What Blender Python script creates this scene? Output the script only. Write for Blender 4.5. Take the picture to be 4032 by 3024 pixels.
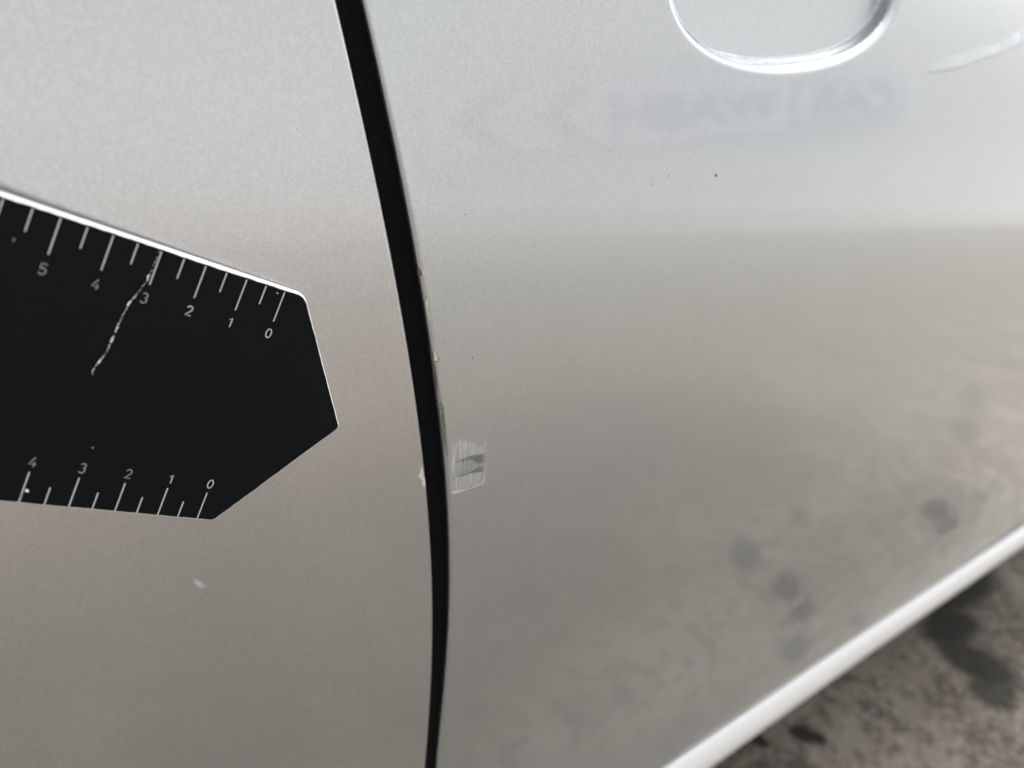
import bpy, math, random
import numpy as np
from mathutils import Vector, Matrix

# ------------------------------------------------------------------ scene, camera, light
for o in list(bpy.data.objects):
    bpy.data.objects.remove(o, do_unlink=True)
scene = bpy.context.scene
COL = scene.collection
R = math.radians
rng = random.Random(7)

cam_data = bpy.data.cameras.new('camera')
cam = bpy.data.objects.new('camera', cam_data)
COL.objects.link(cam)
# X runs along the car, outward from its side is -Y, Z is up; the ruler lies in y = 0
CAM = (-0.06798888, -0.17418890, 0.05096918)
M = Matrix(((0.7911869, 0.1354584, -0.5963844, CAM[0]),
            (-0.6015115, 0.3485293, -0.7188263, CAM[1]),
            (0.1104864, 0.9274580, 0.3572316, CAM[2]),
            (0, 0, 0, 1)))
cam.matrix_world = M
cam_data.sensor_width = 36.0
cam_data.lens = 26.0
cam_data.clip_start = 0.005
cam_data.clip_end = 500
cam_data.dof.use_dof = True
cam_data.dof.focus_distance = 0.205
cam_data.dof.aperture_fstop = 9.5
scene.camera = cam

SUN_EL, SUN_ROT = R(60), R(72)
world = bpy.data.worlds.new('World')
scene.world = world
world.use_nodes = True
wn = world.node_tree
wn.nodes.clear()
w_out = wn.nodes.new('ShaderNodeOutputWorld')
w_bg = wn.nodes.new('ShaderNodeBackground')
w_sky = wn.nodes.new('ShaderNodeTexSky')
w_sky.sky_type = 'NISHITA'
w_sky.sun_disc = False
w_sky.sun_elevation = SUN_EL
w_sky.sun_rotation = SUN_ROT
w_sky.air_density = 1.0
w_sky.dust_density = 6.0
w_sky.ozone_density = 0.6
w_sat = wn.nodes.new('ShaderNodeHueSaturation')      # thin overcast: a nearly colourless sky
w_sat.inputs['Saturation'].default_value = 0.05
wn.links.new(w_sky.outputs[0], w_sat.inputs['Color'])
wn.links.new(w_sat.outputs[0], w_bg.inputs['Color'])
w_bg.inputs['Strength'].default_value = 0.15
wn.links.new(w_bg.outputs[0], w_out.inputs['Surface'])

sun_data = bpy.data.lights.new('sun', 'SUN')
sun_data.energy = 0.5
sun_data.angle = R(20)
sun_data.color = (1.0, 0.97, 0.93)
sun = bpy.data.objects.new('sun', sun_data)
COL.objects.link(sun)
sd = Vector((math.sin(SUN_ROT) * math.cos(SUN_EL), math.cos(SUN_ROT) * math.cos(SUN_EL), math.sin(SUN_EL)))
sun.rotation_euler = sd.to_track_quat('Z', 'Y').to_euler()

scene.render.engine = 'CYCLES'
scene.view_settings.view_transform = 'Standard'
scene.view_settings.look = 'None'
scene.view_settings.gamma = 1.0
scene.view_settings.exposure = 1.27

# ------------------------------------------------------------------ helpers
def mesh_obj(name, verts, faces, mat, parent=None, smooth=True, scale=0.01):
    """one mesh object; verts are given in centimetres"""
    me = bpy.data.meshes.new(name)
    v = np.asarray(verts, dtype=float) * scale
    me.from_pydata(v.tolist(), [], [list(map(int, f)) for f in faces])
    me.update()
    if smooth:
        me.polygons.foreach_set('use_smooth', [True] * len(me.polygons))
    for m in (mat if isinstance(mat, (list, tuple)) else [mat]):
        me.materials.append(m)
    o = bpy.data.objects.new(name, me)
    COL.objects.link(o)
    if parent is not None:
        o.parent = parent
        o.matrix_parent_inverse = Matrix.Translation(parent.location).inverted() if parent.parent is None else Matrix()
    return o

def empty(name, parent=None, loc=(0, 0, 0)):
    o = bpy.data.objects.new(name, None)
    o.empty_display_size = 0.02
    o.location = loc
    COL.objects.link(o)
    if parent is not None:
        o.parent = parent
    return o

class NT:
    """small node builder"""
    def __init__(self, name):
        self.mat = bpy.data.materials.new(name)
        self.mat.use_nodes = True
        self.t = self.mat.node_tree
        self.t.nodes.clear()
        self.out = self.t.nodes.new('ShaderNodeOutputMaterial')
    def n(self, kind, **kw):
        nd = self.t.nodes.new('ShaderNode' + kind)
        for k, v in kw.items():
            setattr(nd, k, v)
        return nd
    def link(self, a, b):
        self.t.links.new(a, b)
    def put(self, sock, v):
        if hasattr(v, 'links') or isinstance(v, bpy.types.NodeSocket):
            self.link(v, sock)
        else:
            sock.default_value = v
    def math(self, op, a, b=0.0, c=None, clamp=False):
        nd = self.n('Math', operation=op, use_clamp=clamp)
        self.put(nd.inputs[0], a)
        self.put(nd.inputs[1], b)
        if c is not None:
            self.put(nd.inputs[2], c)
        return nd.outputs[0]
    def ramp(self, v, lo, hi, a=0.0, b=1.0):
        nd = self.n('MapRange', interpolation_type='SMOOTHSTEP')
        self.put(nd.inputs['Value'], v)
        nd.inputs['From Min'].default_value = lo
        nd.inputs['From Max'].default_value = hi
        nd.inputs['To Min'].default_value = a
        nd.inputs['To Max'].default_value = b
        return nd.outputs['Result']
    def mix(self, f, a, b):
        nd = self.n('Mix', data_type='RGBA')
        self.put(nd.inputs['Factor'], f)
        self.put(nd.inputs[6], a if not isinstance(a, tuple) else (*a, 1))
        self.put(nd.inputs[7], b if not isinstance(b, tuple) else (*b, 1))
        return nd.outputs[2]
    def noise(self, vec, scale, detail=3.0, rough=0.55):
        nd = self.n('TexNoise')
        self.put(nd.inputs['Vector'], vec)
        nd.inputs['Scale'].default_value = scale
        nd.inputs['Detail'].default_value = detail
        nd.inputs['Roughness'].default_value = rough
        return nd
    def coord(self, kind='Object'):
        return self.n('TexCoord').outputs[kind]
    def vscale(self, vec, sc):
        nd = self.n('Mapping')
        self.put(nd.inputs['Vector'], vec)
        nd.inputs['Scale'].default_value = sc
        return nd.outputs[0]
    def bsdf(self, **kw):
        nd = self.n('BsdfPrincipled')
        for k, v in kw.items():
            k = k.replace('_', ' ')
            if isinstance(v, tuple) and len(v) == 3:
                v = (*v, 1)
            self.put(nd.inputs[k], v)
        return nd
    def done(self, shader):
        self.link(shader, self.out.inputs['Surface'])
        return self.mat

# ------------------------------------------------------------------ materials
def make_paint(name, base=(0.58, 0.597, 0.62)):
    k = NT(name)
    p = k.coord()
    # aluminium flake: many tiny cells, each tilted and tinted a little differently
    v = k.n('TexVoronoi')
    k.put(v.inputs['Vector'], p)
    v.inputs['Scale'].default_value = 2600
    sep = k.n('SeparateColor')
    k.link(v.outputs['Color'], sep.inputs[0])
    big = k.noise(p, 900, 2.0)
    flake = k.math('ADD', k.math('MULTIPLY', sep.outputs[0], 0.6), k.math('MULTIPLY', big.outputs['Fac'], 0.8))
    col = k.mix(k.ramp(flake, 0.25, 1.15), tuple(c * 0.925 for c in base), tuple(min(1, c * 1.075) for c in base))
    # faint warm / cool drift of the flake layer
    tint = k.noise(p, 14, 2.0)
    col = k.mix(k.ramp(tint.outputs['Fac'], 0.40, 0.60, 0.0, 0.35), col, k.mix(0.5, col, tuple(c * f for c, f in zip(base, (0.98, 1.006, 1.0)))))
    bump = k.n('Bump')
    bump.inputs['Strength'].default_value = 0.10
    bump.inputs['Distance'].default_value = 0.0002
    k.link(flake, bump.inputs['Height'])
    # orange peel in the clear coat
    peel = k.noise(p, 260, 1.5)
    bump2 = k.n('Bump')
    bump2.inputs['Strength'].default_value = 0.02
    bump2.inputs['Distance'].default_value = 0.0004
    k.link(peel.outputs['Fac'], bump2.inputs['Height'])
    b = k.bsdf(Base_Color=col, Metallic=0.95, Roughness=0.28, Coat_Weight=1.0, Coat_Roughness=0.03, Coat_IOR=1.5)
    k.link(bump.outputs[0], b.inputs['Normal'])
    k.link(bump2.outputs[0], b.inputs['Coat Normal'])
    return k.done(b.outputs[0])

PAINT = make_paint('silver_paint', (0.570, 0.602, 0.638))
PAINT_WARM = make_paint('warm_silver_paint', (0.590, 0.597, 0.626))

def simple(name, col, rough, metallic=0.0, bump=0.0, bscale=3000, coat=0.0, spec=0.5):
    k = NT(name)
    p = k.coord()
    nz = k.noise(p, bscale, 3.0)
    c = k.mix(nz.outputs['Fac'], tuple(x * 0.85 for x in col), tuple(min(1, x * 1.15) for x in col))
    b = k.bsdf(Base_Color=c, Roughness=rough, Metallic=metallic, Coat_Weight=coat, Specular_IOR_Level=spec)
    if bump:
        bm = k.n('Bump')
        bm.inputs['Strength'].default_value = bump
        bm.inputs['Distance'].default_value = 0.0002
        k.link(nz.outputs['Fac'], bm.inputs['Height'])
        k.link(bm.outputs[0], b.inputs['Normal'])
    return k.done(b.outputs[0])

BLACK = simple('black_print', (0.0040, 0.0055, 0.0078), 0.55, bump=0.25, bscale=4200, spec=0.09)
WHITE = simple('white_core', (0.86, 0.86, 0.85), 0.45, bscale=1500)
INK = simple('white_ink', (0.55, 0.57, 0.57), 0.55, bscale=2500)
INK_WORN = simple('worn_white_ink', (0.30, 0.31, 0.31), 0.55, bscale=5000)
RUBBER = simple('black_rubber', (0.0018, 0.0024, 0.0030), 0.6, bump=0.2, bscale=900, spec=0.08)
DARK = simple('dark_underbody', (0.012, 0.012, 0.012), 0.8, bscale=40)
PRIMER = simple('bare_primer', (0.66, 0.63, 0.57), 0.6, bscale=2500)
GRIME = simple('grime', (0.10, 0.085, 0.07), 0.8, bscale=3500)
LINT = simple('pale_lint', (0.75, 0.75, 0.73), 0.7, bscale=3000)
BARE = simple('chip_outline', (0.16, 0.14, 0.12), 0.7, bscale=3000)

TRIM = simple('silver_trim', (0.62, 0.62, 0.625), 0.28, bscale=1200, coat=0.5)

def make_scuff(name, col, amount, streak=True, rough=0.55, lo=0.35, hi=0.7, soft=0.12, sx=9000, sz=260, base_a=0.0):
    """matt scratches: opaque only where the streak noise is, nothing in between; UV fades the rim"""
    k = NT(name)
    p = k.coord()
    uv = k.n('SeparateXYZ')
    k.link(k.coord('UV'), uv.inputs[0])
    nz = k.noise(k.vscale(p, (sx, 60, sz)) if streak else k.vscale(p, (sx, sx, sx)), 1.0, 3.0, 0.6)
    m = k.ramp(nz.outputs['Fac'], lo, hi)
    m = k.math('ADD', k.math('MULTIPLY', m, 1 - base_a), base_a)
    a = k.math('MULTIPLY', k.math('MULTIPLY', m, k.ramp(uv.outputs[0], 0.0, soft)), amount)
    b = k.bsdf(Base_Color=col, Roughness=rough, Metallic=0.2)
    k.put(b.inputs['Alpha'], a)
    return k.done(b.outputs[0])

SCUFF = make_scuff('scratched_clearcoat', (0.82, 0.83, 0.81), 0.46, lo=0.44, hi=0.62, base_a=0.12, sx=1900, sz=120, soft=0.2)
BANDM = make_scuff('blue_grey_rub', (0.17, 0.195, 0.22), 0.55, lo=0.35, hi=0.60, soft=0.35, base_a=0.3, sx=1900, sz=120)
SCUFFLINE = make_scuff('scratch_line', (0.85, 0.85, 0.83), 0.55, streak=False, sx=3000, lo=0.25, hi=0.6, soft=0.05, base_a=0.3)
BANDS = make_scuff('grey_green_rub', (0.25, 0.28, 0.285), 0.30, lo=0.36, hi=0.65, soft=0.4, base_a=0.3, sx=1900, sz=120)
STREAKM = make_scuff('pale_streak', (0.80, 0.80, 0.79), 0.55, streak=False, sx=420, lo=0.25, hi=0.6, soft=0.9, base_a=0.4)
EDGEM = make_scuff('worn_edge', (0.30, 0.29, 0.28), 0.75, lo=0.42, hi=0.62, soft=0.3, sx=9000, sz=500)

def make_ground():
    k = NT('stained_concrete')
    p = k.coord()
    n1 = k.noise(p, 5.0, 4.0)
    n2 = k.noise(p, 38.0, 5.0, 0.62)
    n3 = k.noise(p, 95.0, 4.0, 0.7)
    c = k.mix(k.ramp(n1.outputs['Fac'], 0.35, 0.65), (0.155, 0.136, 0.109), (0.238, 0.215, 0.177))
    c = k.mix(k.ramp(n2.outputs['Fac'], 0.44, 0.60, 0.0, 0.85), c, (0.075, 0.061, 0.050))
    c = k.mix(k.ramp(n3.outputs['Fac'], 0.48, 0.66, 0.0, 0.6), c, (0.37, 0.34, 0.28))
    # oil stains and painted shade: each an ellipse with a ragged rim
    wob = k.noise(p, 26.0, 6.0, 0.75)
    off = k.n('VectorMath', operation='SUBTRACT')
    k.link(wob.outputs['Color'], off.inputs[0])
    off.inputs[1].default_value = (0.5, 0.5, 0.5)
    sc = k.n('VectorMath', operation='SCALE')
    k.link(off.outputs[0], sc.inputs[0])
    sc.inputs['Scale'].default_value = 0.032
    add = k.n('VectorMath', operation='ADD')
    k.link(p, add.inputs[0])
    k.link(sc.outputs[0], add.inputs[1])
    xyz = k.n('SeparateXYZ')
    k.link(add.outputs[0], xyz.inputs[0])
    mask = None
    for (x, y, a, b, c_, d_, s) in STAINS_AND_SHADE:
        ux, uy = k.math('SUBTRACT', xyz.outputs[0], x), k.math('SUBTRACT', xyz.outputs[1], y)
        dx = k.math('ADD', k.math('MULTIPLY', ux, a), k.math('MULTIPLY', uy, b))
        dy = k.math('ADD', k.math('MULTIPLY', ux, c_), k.math('MULTIPLY', uy, d_))
        d = k.math('SQRT', k.math('ADD', k.math('MULTIPLY', dx, dx), k.math('MULTIPLY', dy, dy)))
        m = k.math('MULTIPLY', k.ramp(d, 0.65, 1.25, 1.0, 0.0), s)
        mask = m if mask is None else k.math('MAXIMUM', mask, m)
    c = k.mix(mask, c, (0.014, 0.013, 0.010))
    bm = k.n('Bump')
    bm.inputs['Strength'].default_value = 0.5
    bm.inputs['Distance'].default_value = 0.004
    k.link(n2.outputs['Fac'], bm.inputs['Height'])
    b = k.bsdf(Base_Color=c, Roughness=0.9)
    k.link(bm.outputs[0], b.inputs['Normal'])
    return k.done(b.outputs[0])

# centre x, y (metres), then the 2 x 2 matrix that maps the offset onto a unit disc, and the strength
def oval(x, y, rx, ry, s):
    return (x, y, 1 / rx, 0.0, 0.0, 1 / ry, s)
STAINS_AND_SHADE = [oval(1.030, 0.045, 0.045, 0.060, 0.92), oval(0.985, 0.010, 0.035, 0.032, 0.85), oval(1.080, 0.105, 0.07, 0.035, 0.97),
          oval(1.20, 0.15, 0.14, 0.045, 0.97), oval(1.33, 0.21, 0.14, 0.06, 0.97), oval(0.684, 0.109, 0.013, 0.018, 0.97), oval(0.694, 0.094, 0.011, 0.012, 0.95),
          oval(0.625, 0.132, 0.012, 0.013, 0.95), oval(0.605, 0.150, 0.016, 0.016, 0.8),
          (0.8640, -0.2236, 21.63, 22.58, -10.42, 16.54, 0.98), (0.8565, -0.1152, 25.98, 26.34, -14.48, 21.83, 0.98),
          (1.0528, -0.2513, 27.93, 34.56, -12.87, 21.42, 0.6), (1.3408, -0.1059, 14.48, 24.11, -10.07, 16.77, 0.98),
          oval(0.8141, -0.1185, 0.02, 0.015, 0.35),
          # broad ovals: shade painted beside the car to darken the lower door's reflection
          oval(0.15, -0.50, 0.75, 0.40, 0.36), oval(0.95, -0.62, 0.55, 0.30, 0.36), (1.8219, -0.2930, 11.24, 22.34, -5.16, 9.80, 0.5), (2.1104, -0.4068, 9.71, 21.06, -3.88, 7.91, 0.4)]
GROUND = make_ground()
GZ = -62.0

# ------------------------------------------------------------------ the setting
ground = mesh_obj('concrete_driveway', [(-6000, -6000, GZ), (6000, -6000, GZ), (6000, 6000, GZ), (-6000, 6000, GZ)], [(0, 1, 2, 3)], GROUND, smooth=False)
ground['kind'] = 'structure'
ground['label'] = 'beige concrete driveway with dark oil stains below the car sill'

# ------------------------------------------------------------------ the car's side (centimetres)
# measured curves on the skin: (x, z) in centimetres; the crack in ruler coordinates (u, v)
GAP_L = [(1.433,6.782),(1.667,6.034),(1.919,5.147),(2.164,4.297),(2.431,3.346),(2.745,2.187),(2.939,1.522),(3.213,0.494),(3.518,-0.59),(3.831,-1.775),(4.108,-3.037),(4.422,-4.471),(4.789,-6.179),(5.091,-7.647),(5.308,-8.847),(5.494,-9.969),(5.874,-12.485),(6.16,-14.714),(6.431,-17.352),(6.866,-21.69)]
GAP_R = [(1.999,6.87),(2.202,6.16),(2.47,5.318),(2.732,4.486),(3.036,3.434),(3.356,2.194),(3.549,1.516),(3.927,0.221),(4.298,-1.134),(4.587,-2.332),(4.771,-3.133),(5.097,-4.529),(5.402,-6.08),(5.673,-7.446),(5.942,-9.043),(6.147,-10.192),(6.435,-12.181),(6.682,-14.447),(6.921,-17.128),(7.401,-22.06)]
CRACK = [(3.037,-0.012),(3.049,0.108),(3.057,0.285),(3.061,0.432),(3.08,0.613),(3.085,0.761),(3.141,0.91),(3.203,1.12),(3.251,1.252),(3.275,1.377),(3.295,1.558),(3.311,1.709),(3.324,1.831),(3.332,2.009),(3.336,2.157),(3.343,2.38),(3.381,2.583),(3.41,2.694),(3.473,2.858),(3.494,2.996),(3.476,3.11)]
SCUFF_PTS = [(5.584,-5.344),(5.955,-5.326),(6.524,-5.502),(7.111,-5.674),(7.208,-6.206),(7.238,-6.788),(7.336,-7.438),(6.644,-7.464),(6.008,-7.481),(5.809,-6.768),(5.651,-6.208)]
BAND_A = [(5.724,-6.224),(6.055,-6.126),(6.453,-6.075),(6.826,-6.07),(7.177,-6.121),(7.244,-6.573),(6.889,-6.509),(6.626,-6.254),(6.251,-6.222),(5.999,-6.252)]
BAND_B = [(5.848,-6.796),(6.244,-6.732),(6.69,-6.713),(6.942,-6.611),(7.252,-6.629),(7.272,-6.888),(6.858,-6.825),(6.552,-6.806),(6.222,-6.851)]
SCUFF_L = [(4.593,-5.899),(4.672,-6.186),(4.853,-6.707),(4.858,-6.986),(4.73,-6.918),(4.666,-6.626),(4.495,-6.448),(4.499,-6.313),(4.568,-6.161)]
STREAK = [(30.691,8.42),(31.426,8.99),(33.904,9.503),(36.228,10.129),(40.077,11.463),(43.657,12.65),(44.181,11.961),(40.671,10.621),(37.701,9.837),(34.159,9.079),(32.195,8.582)]

GL = np.array(GAP_L)
GR = np.array(GAP_R)

def smooth_curve(tab):
    """x of a gap edge at height z: a smooth fit through the measured points, straight beyond them"""
    z, x = tab[:, 1], tab[:, 0]
    c = np.polyfit(z / 20, x, 5)
    d = np.polyder(c)
    z0, z1 = z.min(), z.max()
    def f(q):
        q = np.asarray(q, float)
        qc = np.clip(q, z0, z1)
        base = np.polyval(c, qc / 20)
        sl = np.polyval(d, qc / 20) / 20
        return base + sl * (q - qc)
    return f
gapL = smooth_curve(GL)
gapR = smooth_curve(GR)

def skin(x, z):
    """depth (+Y) of the car's skin"""
    x = np.asarray(x, float)
    z = np.asarray(z, float)
    q = np.clip(-z - 25, 0, None)
    a = np.where(z > 0, z * z / 260, np.where(z > -25, z * z / 320, 1.953125 + 0.15625 * q - 0.022 * q * q))
    return 0.22 + 0.005 * np.clip(4 - x, 0, None) ** 2 + a + np.clip(x - 5, 0, None) ** 2 / 20000

# door handle cup: a superellipse, its rim rolled in
CX, CZ, CA, CB, CT, CE = 19.556, 10.622, 7.465, 3.5, 0.15, 2.4
def cup_d(x, z):
    c, s = math.cos(CT), math.sin(CT)
    a = np.abs((x - CX) * c + (z - CZ) * s) / CA
    b = np.abs(-(x - CX) * s + (z - CZ) * c) / CB
    q = (a ** CE + b ** CE) ** (1 / CE) + 1e-9
    g = np.sqrt(((a / q) ** (CE - 1) / CA) ** 2 + ((b / q) ** (CE - 1) / CB) ** 2)
    return (1 - q) / g                              # local distance inside the rim
def cup(x, z):
    d = np.clip(cup_d(x, z), 0, None)
    # a rolled rim, then a round bowl
    c, s = math.cos(CT), math.sin(CT)
    e2 = (((x - CX) * c + (z - CZ) * s) / CA) ** 2 + ((-(x - CX) * s + (z - CZ) * c) / CB) ** 2
    roll = np.minimum(d, 0.50)
    w = np.clip((d - 0.46) / 0.05, 0, 1)
    return 0.9 * roll ** 2 + 0.45 * w + 0.24 * np.clip(1 - e2, 0, None)

def grid_faces(nr, nc, flip=False):
    i = np.arange(nr - 1)[:, None] * nc + np.arange(nc - 1)[None, :]
    q = np.stack([i, i + 1, i + nc + 1, i + nc], -1).reshape(-1, 4)
    return q[:, ::-1] if flip else q

def grid_normals(P):
    du = np.gradient(P, axis=1)
    dv = np.gradient(P, axis=0)
    n = np.cross(du, dv)
    n /= np.linalg.norm(n, axis=-1, keepdims=True) + 1e-12
    return n

def grid_obj(name, P, mat, parent, flip=False, mask=None):
    """P: rows x cols x 3 (cm). mask: bool per face, keep those"""
    nr, nc = P.shape[:2]
    F = grid_faces(nr, nc, flip)
    N = grid_normals(P).reshape(-1, 3) * (-1 if flip else 1)
    V = P.reshape(-1, 3)
    if mask is not None:
        F = F[mask.reshape(-1)]
        used = np.unique(F)
        remap = np.full(len(V), -1)
        remap[used] = np.arange(len(used))
        V, N, F = V[used], N[used], remap[F]
    o = mesh_obj(name, V, F, mat, parent)
    o.data.normals_split_custom_set_from_vertices(N.tolist())
    return o

car = empty('car', loc=(0.2, 0.7, -0.62))
car['label'] = 'silver car side with dark gap between two panels, handle cup and bright sill edge'
car['category'] = 'car'

# rows (z) and their spacing
zs = np.concatenate([np.arange(-32.75, 5.4, 0.25), np.arange(5.4, 16.2, 0.06), np.arange(16.2, 30.1, 0.6)])
# hem under the door: the skin rolls inwards at the bottom
hem_t = np.linspace(R(90), 0, 9)

# ---- left panel: columns run from the far left to the gap, then round the edge and in
rE = 0.18
prof = [(s, 0.0) for s in np.concatenate([np.linspace(34, 8, 27), np.linspace(7.6, 0.6, 36), np.linspace(0.5, rE + 0.02, 6)])]
prof += [(rE * (1 - math.cos(t)), rE * (1 - math.sin(t))) for t in np.linspace(R(90), 0, 9)]
prof += [(0.0, 0.3), (0.02, 0.7), (0.03, 1.2)]
prof = np.array(prof)
zl = np.arange(-40.0, 30.1, 0.5)
X = gapL(zl)[:, None] - prof[None, :, 0]
Z = np.repeat(zl[:, None], len(prof), 1)
Y = skin(X, np.clip(Z, -40, None)) + prof[None, :, 1]
grid_obj('side_panel', np.stack([X, Y, Z], -1), PAINT_WARM, car)
side_panel = car.children[0]
side_panel['label'] = 'silver panel left of the gap, the ruler lies on it'

# ---- door: columns start deep in the gap, come round the edge, then run right
fx = 0.10
rD = 0.17
prof = [(fx + 0.03, 1.3), (fx + 0.02, 0.7), (fx, 0.30), (fx, 0.22)]
prof += [(fx + rD * (1 - math.cos(t)), rD * (1 - math.sin(t))) for t in np.linspace(0, R(90), 9)]
prof += [(s, 0.0) for s in np.concatenate([np.linspace(fx + rD + 0.05, 1.0, 8), np.arange(1.3, 9, 0.3), np.arange(9, 27, 0.06), np.arange(27, 34, 0.4), np.arange(34, 125, 1.5)])]
prof = np.array(prof)
X = gapR(zs)[:, None] + prof[None, :, 0]
Z = np.repeat(zs[:, None], len(prof), 1)
Y = skin(X, Z) + prof[None, :, 1] + cup(X, Z)
P = np.stack([X, Y, Z], -1)
# hem rows below
hr = 0.35
rows = []
for t in np.linspace(R(8), R(90), 8):
    r0 = P[0].copy()
    r0[:, 1] += hr * (1 - math.cos(t))
    r0[:, 2] -= hr * math.sin(t)
    rows.append(r0)
r0 = rows[-1].copy(); r0[:, 1] += 1.2; r0[:, 2] -= 0.05
rows.append(r0)
P = np.concatenate([np.array(rows[::-1]), P], 0)
Xc = (P[:-1, :-1, 0] + P[1:, 1:, 0]) / 2
Zc = (P[:-1, :-1, 2] + P[1:, 1:, 2]) / 2
inside = cup_d(Xc, Zc) > 0.0
door = grid_obj('door', P, PAINT, car, mask=~inside)
door['label'] = 'silver door right of the gap, with scuffs and paint chips along its edge'
handle_cup = grid_obj('handle_cup', P, PAINT, door, mask=inside)

# ---- handle strap above the cup (outside the photograph's frame)
hv, hf = [], []
ns, nq = 28, 12
for i in range(ns + 1):
    s = i / ns
    x = 9.5 + 20.5 * s
    bow = math.sin(math.pi * s) ** 0.5
    cy = 0.5 - 3.6 * bow
    cz = 13.0 + 3.1 * s + 0.3 * bow
    for j in range(nq):
        t = 2 * math.pi * j / nq
        hv.append((x, cy + 0.75 * math.cos(t), cz + 1.35 * math.sin(t)))
for i in range(ns):
    for j in range(nq):
        a, b = i * nq + j, i * nq + (j + 1) % nq
        hf.append((a, a + nq, b + nq, b))
hf.append(tuple(range(nq)))
hf.append(tuple(reversed(range(ns * nq, ns * nq + nq))))
mesh_obj('door_handle', hv, hf, PAINT, door)

# ---- rubber seal inside the gap: a soft bulb and the flat carrier behind it
zq = np.arange(-42.0, 30.1, 0.6)
sp = np.array([(-0.25, 1.0), (-0.04, 0.55), (0.0, 0.42), (0.06, 0.35), (0.16, 0.315), (0.32, 0.30), (0.50, 0.30), (0.60, 0.305), (0.66, 0.31),
               (0.72, 0.315), (0.84, 0.30), (0.94, 0.26), (1.0, 0.21), (1.10, 0.30)])
wid = (gapR(zq) + fx - gapL(zq))[:, None]
X = gapL(zq)[:, None] + sp[None, :, 0] * wid
Z = np.repeat(zq[:, None], len(sp), 1)
Y = skin(X, np.clip(Z, -40, None)) + sp[None, :, 1]
grid_obj('rubber_seal', np.stack([X, Y, Z], -1), RUBBER, car)

# ---- sill lip along the bottom
ang = np.concatenate([[R(150)], np.linspace(R(133), R(-75), 30)])
xs = np.arange(-30, 150, 1.2)
lr = 1.2
lp = []
for a in np.linspace(R(19), R(215), 40):
    # angle measured from the upward-inward normal; turns outward and under
    nx, nz = -math.sin(a + R(-25)), math.cos(a + R(-25))
    lp.append((2.37 + lr * nx, -34.50 + lr * nz))
lp = lp + [(5.5, -36.5)]
lp = np.array(lp)
bow = np.interp(xs, [-30, 24, 38, 52, 72, 150], [-0.9, -0.28, -0.03, 0.10, 0.0, -0.1])
X = np.repeat(xs[:, None], len(lp), 1)
Y = np.repeat(lp[None, :, 0], len(xs), 0)
Z = lp[None, :, 1] + bow[:, None]
o = mesh_obj('sill_lip', np.stack([X, Y, Z], -1).reshape(-1, 3), grid_faces(len(xs), len(lp)), TRIM, car)
o['label'] = 'bright rounded lip along the bottom of the car'

# ---- what lies behind the skins: the dark inner structure and the rest of the body
def box(name, lo, hi, mat, parent):
    v = [(x, y, z) for x in (lo[0], hi[0]) for y in (lo[1], hi[1]) for z in (lo[2], hi[2])]
    f = [(0, 1, 3, 2), (4, 6, 7, 5), (0, 4, 5, 1), (2, 3, 7, 6), (0, 2, 6, 4), (1, 5, 7, 3)]
    return mesh_obj(name, v, f, mat, parent, smooth=False)
box('underbody', (-60, 7.5, -34), (190, 150, 29.5), DARK, car)
box('cabin', (-150, 14, 29.6), (190, 140, 78), PAINT, car)
# dark recess between the door's hem and the lip
mesh_obj('sill_seal', [(x, y, z) for x in (-30, 150) for y, z in ((6.5, -33.5), (2.55, -33.25), (2.30, -33.70), (2.9, -37))],
         [(0, 4, 5, 1), (1, 5, 6, 2), (2, 6, 7, 3)], RUBBER, car, smooth=False)

# ------------------------------------------------------------------ what the paint mirrors: a pale wall across the forecourt with a banner
CREAM = simple('cream_wall_paint', (0.65, 0.645, 0.625), 0.8, bscale=6)
BANNERW = simple('banner_white', (0.74, 0.74, 0.76), 0.6, bscale=20)
BANNERB = simple('banner_blue', (0.17, 0.19, 0.30), 0.6, bscale=20)
BANNERR = simple('banner_red', (0.46, 0.17, 0.15), 0.6, bscale=20)
STRIP_FAR = simple('pale_added_strip', (0.40, 0.395, 0.38), 0.85, bscale=9)  # unseen ground strips, added to soften the mirrored step at the wall's foot
STRIP_NEAR = simple('mid_added_strip', (0.33, 0.32, 0.30), 0.85, bscale=7)
for nm, y0, y1, zt, m_, lab in (('reflection_strip_far', -630, -430, GZ + 2.4, STRIP_FAR, 'pale strip added out of view at the foot of the forecourt wall to soften its mirrored edge'),
                                ('reflection_strip_near', -429, -310, GZ + 1.2, STRIP_NEAR, 'mid-toned strip added out of view before the pale one to soften the mirrored edge')):
    pv = box(nm, (-1500, y0, GZ - 4), (6500, y1, zt), m_, None)
    pv['kind'] = 'structure'
    pv['label'] = lab
wall = box('forecourt_wall', (-1500, -640, GZ - 5), (6500, -620, 460), CREAM, None)
wall['label'] = 'pale forecourt wall mirrored as an even light tone in the upper door paint'
wall['category'] = 'wall'
banner = empty('banner', loc=(9.5, -6.05, 0.62))
banner['label'] = 'white car wash banner with red chevrons, mirrored faintly below the handle cup'
banner['category'] = 'banner'
BM = Matrix.Translation((9.5, -6.05, 1.00)) @ Matrix.Rotation(math.radians(-8.5), 4, 'Y') @ Matrix.Rotation(math.pi, 4, 'Z')   # faces the car, hangs askew
def bp(a, b, d):
    return tuple(BM @ Vector((a, -d, b)))
def slab(name, pts, d0, d1, mat):
    n = len(pts)
    V = [bp(a, b, d0) for a, b in pts] + [bp(a, b, d1) for a, b in pts]
    F = [tuple(range(n)), tuple(range(n, 2 * n))] + [(i, (i + 1) % n, n + (i + 1) % n, n + i) for i in range(n)]
    return mesh_obj(name, V, F, mat, banner, smooth=False, scale=1.0)
slab('sheet', [(-3.7, -.42), (5.9, -.42), (5.9, .42), (-3.7, .42)], 0.0, -0.02, BANNERW)
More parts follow.
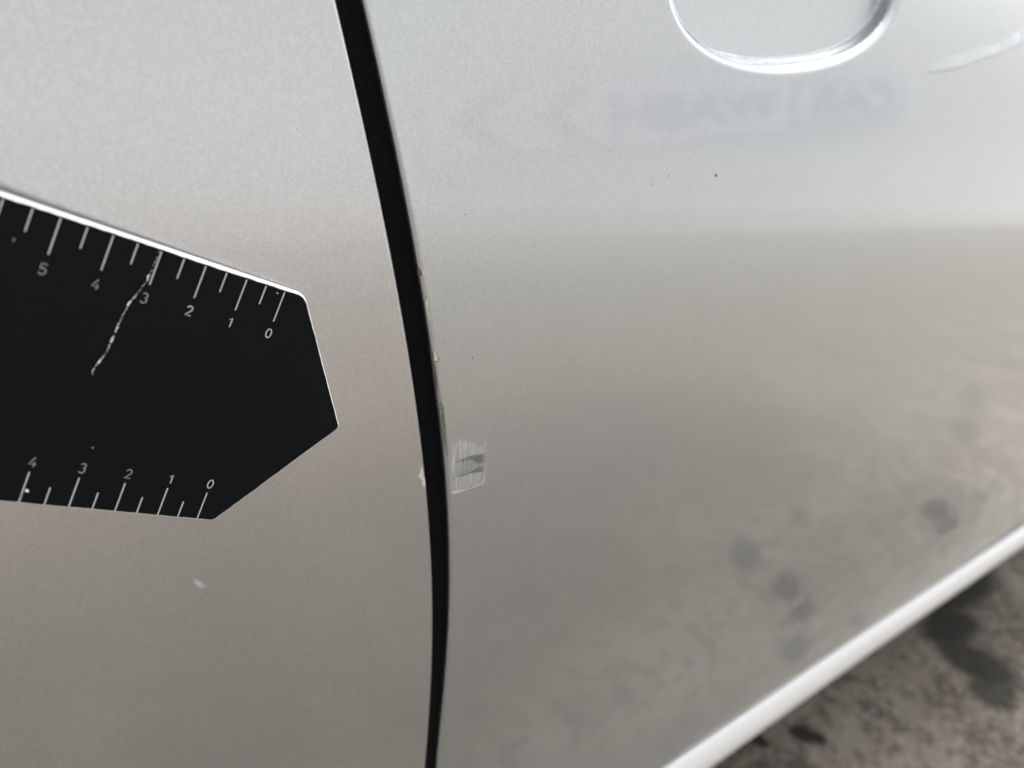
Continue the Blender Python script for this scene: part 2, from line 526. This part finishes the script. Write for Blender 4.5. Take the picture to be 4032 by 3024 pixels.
def lettering(txt, a, b, h, w):
    cu = bpy.data.curves.new('lettering', 'FONT')
    cu.body = txt
    cu.extrude = 0.01
    cu.offset = 0.03
    tmp = bpy.data.objects.new('lettering_curve', cu)
    COL.objects.link(tmp)
    me = tmp.to_mesh()
    vs = np.array([v_.co[:] for v_ in me.vertices])
    fs = [tuple(p.vertices) for p in me.polygons]
    tmp.to_mesh_clear()
    bpy.data.objects.remove(tmp, do_unlink=True)
    bpy.data.curves.remove(cu)
    lo, hi = vs.min(0), vs.max(0)
    V = [bp(a + (x - lo[0]) / (hi[0] - lo[0]) * w, b + (y - lo[1]) / (hi[1] - lo[1]) * h, 0.012 + z) for x, y, z in vs]
    mesh_obj('lettering', V, fs, BANNERB, banner, smooth=False, scale=1.0)
lettering('CAR', -2.95, -.25, .50, 2.55)
lettering('WASH', 0.25, -.25, .50, 3.2)
for a, b, c_, d_ in [(-3.25, -.36, -.05, -.31), (-3.25, .31, -.05, .36), (-3.25, -.36, -3.16, .36), (-.14, -.36, -.05, .36)]:
    slab('frame_line', [(a, b), (c_, b), (c_, d_), (a, d_)], 0.008, 0.0, BANNERB)
for a in (3.7, 4.75):
    slab('chevron', [(a, .36), (a + .4, .36), (a + .85, 0), (a + .4, -.36), (a, -.36), (a + .45, 0)], 0.008, 0.0, BANNERR)

# ------------------------------------------------------------------ wear on the paint
def poly_patch(name, pts, mat, parent, lift, rings=6, jitter=0.0, sf=None, rough=1.0):
    """a thin irregular patch that follows the skin: rings from the outline to the middle; UV.x = 0 at the rim, 1 inside"""
    pts = np.array(pts, float)
    # resample the outline
    P2 = np.vstack([pts, pts[:1]])
    seg = np.linalg.norm(np.diff(P2, axis=0), axis=1)
    L = np.concatenate([[0], np.cumsum(seg)])
    m = max(12, min(90, int(L[-1] / 0.06)))
    tt = np.linspace(0, L[-1], m, endpoint=False)
    ring = np.stack([np.interp(tt, L, P2[:, 0]), np.interp(tt, L, P2[:, 1])], 1)
    if jitter:
        ring += np.array([[rng.uniform(-1, 1), rng.uniform(-1, 1)] for _ in range(m)]) * jitter
    c = ring.mean(0)
    V, F, U = [], [], []
    for i in range(rings + 1):
        s = 1 - i / rings * 0.98
        for q in ring:
            p = c + (q - c) * s
            V.append((p[0], float(skin(p[0], p[1])) - lift, p[1]))
            U.append(i / rings)
    for i in range(rings):
        for j in range(m):
            a, b = i * m + j, i * m + (j + 1) % m
            F.append((a, b, b + m, a + m))
    F.append(tuple(range(rings * m, rings * m + m)))
    o = mesh_obj(name, V, F, mat, parent)
    uv = o.data.uv_layers.new(name='UVMap')
    for lp_ in o.data.loops:
        uv.data[lp_.index].uv = (U[lp_.vertex_index], 0.5)
    return o

# scuffed square beside the gap, with two blue-grey rub bands across it
scuff = poly_patch('scuff_patch', SCUFF_PTS, SCUFF, door, 0.010, rings=8, jitter=0.03)
poly_patch('rub_band', BAND_A, BANDM, door, 0.016, rings=5, jitter=0.01)
poly_patch('rub_band', BAND_B, BANDM, door, 0.020, rings=5, jitter=0.01)
poly_patch('rub_band', [(5.9, -6.25), (6.5, -6.12), (7.17, -6.12), (7.2, -6.85), (6.6, -6.80), (6.0, -6.85)], BANDS, door, 0.013, rings=5, jitter=0.02)
rim = [(5.80, -7.30), (5.98, -7.47), (6.6, -7.43), (7.27, -7.36), (7.29, -7.28), (6.6, -7.36), (6.0, -7.40)]
poly_patch('scratch', rim, SCUFFLINE, door, 0.016, rings=2, jitter=0.012)
for (x0, z0, x1, z1, w) in [(5.95, -5.33, 6.06, -6.0, .018), (6.02, -5.36, 6.12, -6.5, .012), (6.20, -5.42, 6.28, -5.95, .016), (6.24, -5.9, 6.33, -6.6, .012),
                            (7.05, -5.62, 7.12, -6.0, .014), (7.20, -6.75, 7.24, -7.3, .016), (5.70, -6.3, 5.86, -7.05, .014), (5.84, -7.05, 6.02, -7.44, .016),
                            (6.62, -6.95, 6.66, -7.3, .010), (6.4, -5.48, 6.46, -5.8, .010)]:
    poly_patch('scratch', [(x0 - w, z0), (x0 + w, z0 + .02), (x1 + w, z1), (x1 - w, z1 - .02)], SCUFFLINE, door, 0.022, rings=1, jitter=0.004)
poly_patch('paint_chip', SCUFF_L, make_scuff('panel_edge_scuff', (0.85, 0.85, 0.83), 0.8, streak=False, sx=2600, lo=0.3, hi=0.6, soft=0.4, base_a=0.3), side_panel, 0.010, rings=4, jitter=0.02)
# shallow crease: its upper flank leans back and catches the sky
crease = [(30.2, 8.35, .05), (31.6, 8.75, .40), (32.6, 8.98, .50), (34.0, 9.28, .48), (36.0, 9.85, .45), (37.6, 10.2, .45), (39.8, 11.0, .60), (41.6, 11.7, .62), (43.6, 12.3, .5), (45.0, 12.8, .1)]
cxs = np.arange(30.6, 45.0, 0.12)
cz_ = np.interp(cxs, [q[0] for q in crease], [q[1] for q in crease])
cw_ = np.interp(cxs, [q[0] for q in crease], [q[2] for q in crease])
cross = [(0.5, -0.002), (0.40, 0.012), (0.2, 0.045), (0.0, 0.085), (-0.2, 0.120), (-0.40, 0.150), (-0.47, 0.12), (-0.5, -0.002)]
CV = []
wob_ = [rng.uniform(-1, 1) for _ in cxs]
for x, z, w_, wb in zip(cxs, cz_, cw_, wob_):
    for s, h in cross:
        zz = z + s * w_ * 1.45 * (1 + .12 * wb) + .03 * wb
        CV.append((x, float(skin(x, zz)) - (h * 0.7 * w_ * (1 + .08 * wb) if h > 0 else h), zz))
o = mesh_obj('crease_mark', CV, grid_faces(len(cxs), len(cross)), PAINT, door)
o['label'] = 'pale streak in the door skin at the right of the handle cup'
poly_patch('white_smear', [(-2.45, -8.02), (-2.35, -7.98), (-1.95, -8.42), (-1.92, -8.60), (-2.10, -8.62), (-2.35, -8.28)], STREAKM, side_panel, 0.010, rings=6, jitter=0.01)

def speck(x, z, r, mat, parent, squash=1.0, name='speck'):
    V, F = [], []
    m = 9
    y = float(skin(x, z))
    for i, (rr, h) in enumerate([(1, -0.06), (0.8, 0.22), (0.4, 0.36)]):
        for j in range(m):
            t = 2 * math.pi * j / m
            k = rr * r * (1 + 0.25 * math.sin(2.3 * j + x * 9))
            V.append((x + k * math.cos(t) * squash, y - h * r, z + k * math.sin(t)))
    V.append((x, y - 0.4 * r, z))
    for i in range(2):
        for j in range(m):
            a, b = i * m + j, i * m + (j + 1) % m
            F.append((a, b, b + m, a + m))
    for j in range(m):
        F.append((2 * m + j, 2 * m + (j + 1) % m, 3 * m))
    return mesh_obj(name, V, F, mat, parent)
RUST = simple('rust_speck', (0.12, 0.085, 0.06), 0.8, bscale=3000)
for (x, z, r, m_) in [(5.38, 1.90, .020, GRIME), (13.78, 3.23, .032, RUST), (13.02, 2.93, .030, GRIME), (6.14, -2.56, .028, GRIME),
                      (8.03, -1.40, .018, LINT), (5.02, -1.95, .014, GRIME)]:
    speck(x, z, r, m_, door)
for (x, z, r, m_) in [(0.43, 3.88, .022, GRIME)]:
    speck(x, z, r * .7, m_, side_panel)
speck(16.36, 3.32, .060, RUST, door, 1.3)

# chips and wear along the door's rounded edge
def edge_point(s, z, lift):
    """s = 0 at the inner end of the edge face, growing round the edge onto the skin (cm along the profile)"""
    x0 = float(gapR(z)) + fx
    face = 0.22
    arc = rD * math.pi / 2
    if s < face:
        u, dy, n = 0.0, 0.31 - s, (-1, 0)
    elif s < face + arc:
        t = (s - face) / rD
        u, dy = rD * (1 - math.cos(t)), rD * (1 - math.sin(t))
        n = (-math.cos(t), -math.sin(t))
    else:
        u, dy, n = rD + s - face - arc, 0.0, (0, -1)
    x = x0 + u
    return (x + n[0] * lift, float(skin(x, z)) + dy + n[1] * lift, z)
def edge_patch(name, pts, mat, lift, rings=2, jitter=0.0):
    pts = np.array(pts, float)
    P2 = np.vstack([pts, pts[:1]])
    seg = np.linalg.norm(np.diff(P2, axis=0), axis=1)
    L = np.concatenate([[0], np.cumsum(seg)])
    m = max(10, min(120, int(L[-1] / 0.03)))
    tt = np.linspace(0, L[-1], m, endpoint=False)
    ring = np.stack([np.interp(tt, L, P2[:, 0]), np.interp(tt, L, P2[:, 1])], 1)
    if jitter:
        ring += np.array([[rng.uniform(-1, 1), rng.uniform(-1, 1)] for _ in range(m)]) * jitter
    # strip mesh across s for each z slice keeps the patch on the rounded edge
    c = ring.mean(0)
    V, F, U = [], [], []
    for i in range(rings + 1):
        k = 1 - i / rings * 0.97
        for q in ring:
            p = c + (q - c) * k
            V.append(edge_point(p[0], p[1], lift)); U.append(i / rings)
    for i in range(rings):
        for j in range(m):
            a, b = i * m + j, i * m + (j + 1) % m
            F.append((a, b, b + m, a + m))
    F.append(tuple(range(rings * m, rings * m + m)))
    o = mesh_obj(name, V, F, mat, door)
    uv = o.data.uv_layers.new(name='UVMap')
    for lp_ in o.data.loops:
        uv.data[lp_.index].uv = (U[lp_.vertex_index], 0.5)
    return o
def blob(s, z, rs, rz, n=11):
    return [(s + rs * math.cos(2 * math.pi * j / n) * rng.uniform(.8, 1.2), z + rz * math.sin(2 * math.pi * j / n) * rng.uniform(.85, 1.15)) for j in range(n)]
SE = 0.22 + 0.12                                   # about the outermost line of the rounded edge
# topmost chip: a dark bare spot with a pale ring
edge_patch('paint_chip', blob(SE - .02, .24, .075, .11), BARE, 0.006)
edge_patch('paint_chip', blob(SE + .09, .27, .035, .05), PRIMER, 0.008)
edge_patch('paint_chip', blob(SE - .02, .36, .03, .05), BARE, 0.006)
edge_patch('paint_chip', blob(SE - .10, -.16, .02, .06), BARE, 0.006)
# long middle chip: dark outline, pale primer inside
mid = [(SE + .04, -.40), (SE + .07, -.44), (SE + .10, -.52), (SE + .12, -.64), (SE + .08, -.68), (SE + .07, -.85), (SE + .08, -1.08), (SE + .13, -1.15), (SE + .09, -1.17), (SE + .03, -1.12), (SE - .01, -.9), (SE - .02, -.72), (SE - .01, -.6), (SE + .02, -.5)]
edge_patch('paint_chip', mid, BARE, 0.006, 3, 0.006)
edge_patch('paint_chip', [(a - .012 if a > SE + .05 else a + .006, b) for a, b in mid[1:11]] + [(SE + .0, -.9), (SE + .0, -.65)], PRIMER, 0.010, 3, 0.004)
# lower pair of chips
edge_patch('paint_chip', blob(SE + .065, -2.25, .065, .11), BARE, 0.006)
edge_patch('paint_chip', blob(SE + .06, -2.25, .048, .09), PRIMER, 0.009)
edge_patch('paint_chip', blob(SE + .075, -2.41, .085, .11), BARE, 0.006)
edge_patch('paint_chip', blob(SE + .070, -2.41, .068, .092), PRIMER, 0.009)
# rubbed grey wear below the chips
edge_patch('worn_edge', [(.12, -1.9), (SE + .03, -2.0), (SE + .05, -3.0), (SE + .10, -4.2), (SE + .12, -5.4), (SE + .06, -6.0), (.16, -5.6), (.10, -4.0)], EDGEM, 0.007, 5, 0.01)
for z0, z1, s in [(-4.0, -4.8, .40), (-4.05, -5.1, .435), (-4.3, -5.6, .37), (-5.1, -5.9, .42), (-2.6, -3.4, .33)]:
    edge_patch('scratch', [(s - .008, z0), (s + .008, z0 + .03), (s + .010, z1), (s - .006, z1 - .04)], GRIME, 0.012, 1, 0.003)

# ------------------------------------------------------------------ the ruler (u along it from the zero mark, v down from its top edge)
UX, UZ = -0.930112, 0.367277
VX, VZ = -0.367277, -0.930112
ruler = empty('ruler')
ruler['label'] = 'black centimetre ruler with pointed end, white marks and a jagged crack, held against the panel'
ruler['category'] = 'ruler'
def rp(u, v, y):
    return (u * UX + v * VX, y, u * UZ + v * VZ)
W_R, U_END = 6.315, 9.0
def fillet(p0, p1, p2, r, n=7):
    p0, p1, p2 = map(np.array, (p0, p1, p2))
    a = (p0 - p1) / np.linalg.norm(p0 - p1)
    b = (p2 - p1) / np.linalg.norm(p2 - p1)
    half = math.acos(float(np.clip(a @ b, -1, 1))) / 2
    d = r / math.tan(half)
    c = p1 + (a + b) / np.linalg.norm(a + b) * r / math.sin(half)
    s, e = p1 + a * d - c, p1 + b * d - c
    a0 = math.atan2(s[1], s[0])
    da = (math.atan2(e[1], e[0]) - a0 + math.pi) % (2 * math.pi) - math.pi
    return [(c[0] + r * math.cos(a0 + da * i / n), c[1] + r * math.sin(a0 + da * i / n)) for i in range(n + 1)]
# outline of the white core: sharp corners, then rounded
TOPV = -0.130
c0, c1, c2, c3, c4 = (U_END, TOPV), (-0.53, TOPV), (-2.96, 3.13), (-0.44, 6.325), (U_END, 6.325)
outline = [c0]
outline += fillet(c0, c1, c2, 0.38)
outline += fillet(c1, c2, c3, 0.14)
outline += fillet(c2, c3, c4, 0.22)
outline += [c4]
# resample so that the worn border can be uneven
def resample(pts, step):
    o = []
    for a, b in zip(pts[:-1], pts[1:]):
        n = max(1, int(math.dist(a, b) / step))
        o += [(a[0] + (b[0] - a[0]) * i / n, a[1] + (b[1] - a[1]) * i / n) for i in range(n)]
    return o + [pts[-1]]
outline = resample(outline, 0.07)
no = len(outline)
O = np.array(outline)
T = np.gradient(O, axis=0)
T /= np.linalg.norm(T, axis=1, keepdims=True)
IN = np.stack([T[:, 1], -T[:, 0]], 1)           # towards the middle of the ruler
if ((O.mean(0) - O[no // 2]) @ IN[no // 2]) < 0:
    IN = -IN
# bevel: wide along the top edge, thin elsewhere
bev = []
w_prev = 0.0
for i in range(no):
    top = O[i, 1] < 0.25
    w = 0.068 if top else (0.034 if O[i, 1] < 3.1 else 0.034)
    if top and O[i, 0] < -0.3:
        w = 0.068 - 0.036 * min(1, (-0.3 - O[i, 0]) / 0.45)
    w_prev = 0.6 * w_prev + 0.4 * rng.uniform(-1, 1)
    bev.append(max(0.006, w + w_prev * (0.016 if top else 0.010)))
bev = np.array(bev)
INN = O + IN * bev[:, None]
TH = 0.20
V = [rp(u, v, 0.0) for u, v in INN] + [rp(u, v, min(TH - .04, max(.03, b * 0.9))) for (u, v), b in zip(O, bev)] + [rp(u, v, TH) for u, v in O]
F = []
for i in range(no - 1):
    F.append((i, i + 1, no + i + 1, no + i))
    F.append((no + i, no + i + 1, 2 * no + i + 1, 2 * no + i))
F.append(tuple(range(2 * no, 3 * no)))
F.append((0, no, 2 * no, 3 * no - 1, 2 * no - 1, no - 1))
mesh_obj('white_core', V, F, WHITE, ruler, smooth=False)
face = mesh_obj('black_face', [rp(u, v, -0.003) for u, v in INN] + [rp(u, v, 0.02) for u, v in INN],
                [tuple(range(no))] + [(i + no, i + 1 + no, i + 1, i) for i in range(no - 1)], BLACK, ruler, smooth=False)

def quad(u0, v0, u1, v1, w, name, mat):
    y0, y1 = -0.0045, 0.0
    h = w / 2
    V = [rp(u0 - h, v0, y0), rp(u0 + h, v0, y0), rp(u1 + h, v1, y0), rp(u1 - h, v1, y0),
         rp(u0 - h, v0, y1), rp(u0 + h, v0, y1), rp(u1 + h, v1, y1), rp(u1 - h, v1, y1)]
    F = [(0, 1, 2, 3), (0, 4, 5, 1), (1, 5, 6, 2), (2, 6, 7, 3), (3, 7, 4, 0)]
    return mesh_obj(name, V, F, mat, ruler, smooth=False)
for i in range(17):
    u = i * 0.5
    L = 0.77 if i % 2 == 0 else 0.455
    quad(u, TOPV + 0.11, u, L, 0.029, 'tick_mark', INK)
    quad(u, W_R - (0.77 if i % 2 == 0 else 0.455), u, W_R - 0.005, 0.029, 'tick_mark', INK)

def arc(cx, cy, rx, ry, a0, a1, n=10):
    return [(cx + rx * math.cos(R(a0 + (a1 - a0) * i / n)), cy + ry * math.sin(R(a0 + (a1 - a0) * i / n))) for i in range(n + 1)]
GLYPH = {
    '0': [arc(.5, .8, .42, .72, 90, 450, 20)],
    '1': [[(.22, 1.18), (.60, 1.52), (.60, .08)]],
    '2': [arc(.5, 1.10, .38, .42, 165, -25, 10) + [(.10, .08), (.92, .08)]],
    '3': [arc(.47, 1.16, .35, .36, 150, -90, 10) + arc(.47, .44, .40, .38, 90, -150, 12)],
    '4': [[(.94, .46), (.08, .46), (.64, 1.52)], [(.72, .84), (.72, .08)]],
    '5': [[(.86, 1.52), (.22, 1.52), (.16, .86)] + arc(.48, .52, .40, .44, 130, -150, 12)],
    '6': [[(.72, 1.52), (.22, .76)] + arc(.5, .48, .40, .42, 150, -220, 16)],
    '7': [[(.08, 1.52), (.90, 1.52), (.40, .08)]],
    '8': [arc(.5, 1.16, .32, .36, -90, 270, 14), arc(.5, .44, .40, .36, 90, 450, 14)],
}
def numeral(ch, u, v, h, mat):
    """a stroked digit of height h, a thin ink layer on the face"""
    s = h / 1.6
    hw = 0.0128
    V, F = [], []
    for line in GLYPH[ch]:
        L = np.array(line, float)
        L = np.stack([u - (L[:, 0] - .5) * s, v - (L[:, 1] - .8) * s], 1)
        t = np.gradient(L, axis=0)
        t /= np.linalg.norm(t, axis=1, keepdims=True) + 1e-9
        nn = np.stack([-t[:, 1], t[:, 0]], 1)
        b0 = len(V)
        for q, m_ in zip(L, nn):
            V += [rp(*(q + m_ * hw), -0.0048), rp(*(q - m_ * hw), -0.0048)]
        for i in range(len(L) - 1):
            F.append((b0 + 2 * i, b0 + 2 * i + 1, b0 + 2 * i + 3, b0 + 2 * i + 2))
    o = mesh_obj('numeral', V, F, mat, ruler, smooth=False)
    o['label'] = 'white digit ' + ch
    return o
for i in range(9):
    numeral(str(i), i + 0.005, 1.09, 0.25, INK if i < 3 else INK_WORN)
    numeral(str(i), i, 5.30, 0.25, INK if i < 2 else INK_WORN)

# crack: a ragged white tear with raised flecks, and a dark groove beside it
cr = resample(CRACK, 0.035)
V, F = [], []
w = 0.02
for i, (u, v) in enumerate(cr):
    s = i / len(cr)
    w = 0.5 * w + 0.5 * rng.choice([.001, .002, .004, .006, .018, .003])
    if s < .16: w *= .6
    if any(abs(v - q) < .05 for q in (.60, 1.30, 1.86, 2.2, 2.75)): w = max(w, .020)
    j = rng.uniform(-.014, .014)
    h = rng.uniform(.006, .022)
    w *= 1.0
    V += [rp(u + w + j, v, -0.0035), rp(u + j, v, -0.003 - h), rp(u - w + j, v, -0.0035)]
for i in range(len(cr) - 1):
    a = 3 * i
    if rng.random() < .16:
        continue                                    # the tear is broken here and there
    F += [(a, a + 1, a + 4, a + 3), (a + 1, a + 2, a + 5, a + 4)]
o = mesh_obj('crack', V, F, WHITE, ruler, smooth=False)
o['label'] = 'jagged white crack running down from the 3 mark'
def chip(u, v, r, mat, n=7, el=1.0):
    V = [rp(u, v, -0.03)]
    for j in range(n):
        t = 2 * math.pi * j / n
        k = r * rng.uniform(.5, 1.3)
        V.append(rp(u + k * math.cos(t), v + k * el * math.sin(t), -0.0035))
    F = [(0, 1 + j, 1 + (j + 1) % n) for j in range(n)]
    mesh_obj('chip', V, F, mat, ruler, smooth=False)
chip(3.92, 6.00, .055, WHITE, 5)
chip(3.99, 6.14, .03, INK_WORN, 6, 2.2)
chip(5.63, 0.67, .018, INK_WORN, 6, 3.0)
chip(0.17, 0.06, .03, WHITE, 6, .5)
chip(2.98, 5.42, .02, INK_WORN, 6)
chip(2.95, 4.78, .02, INK_WORN, 6, 1.6)
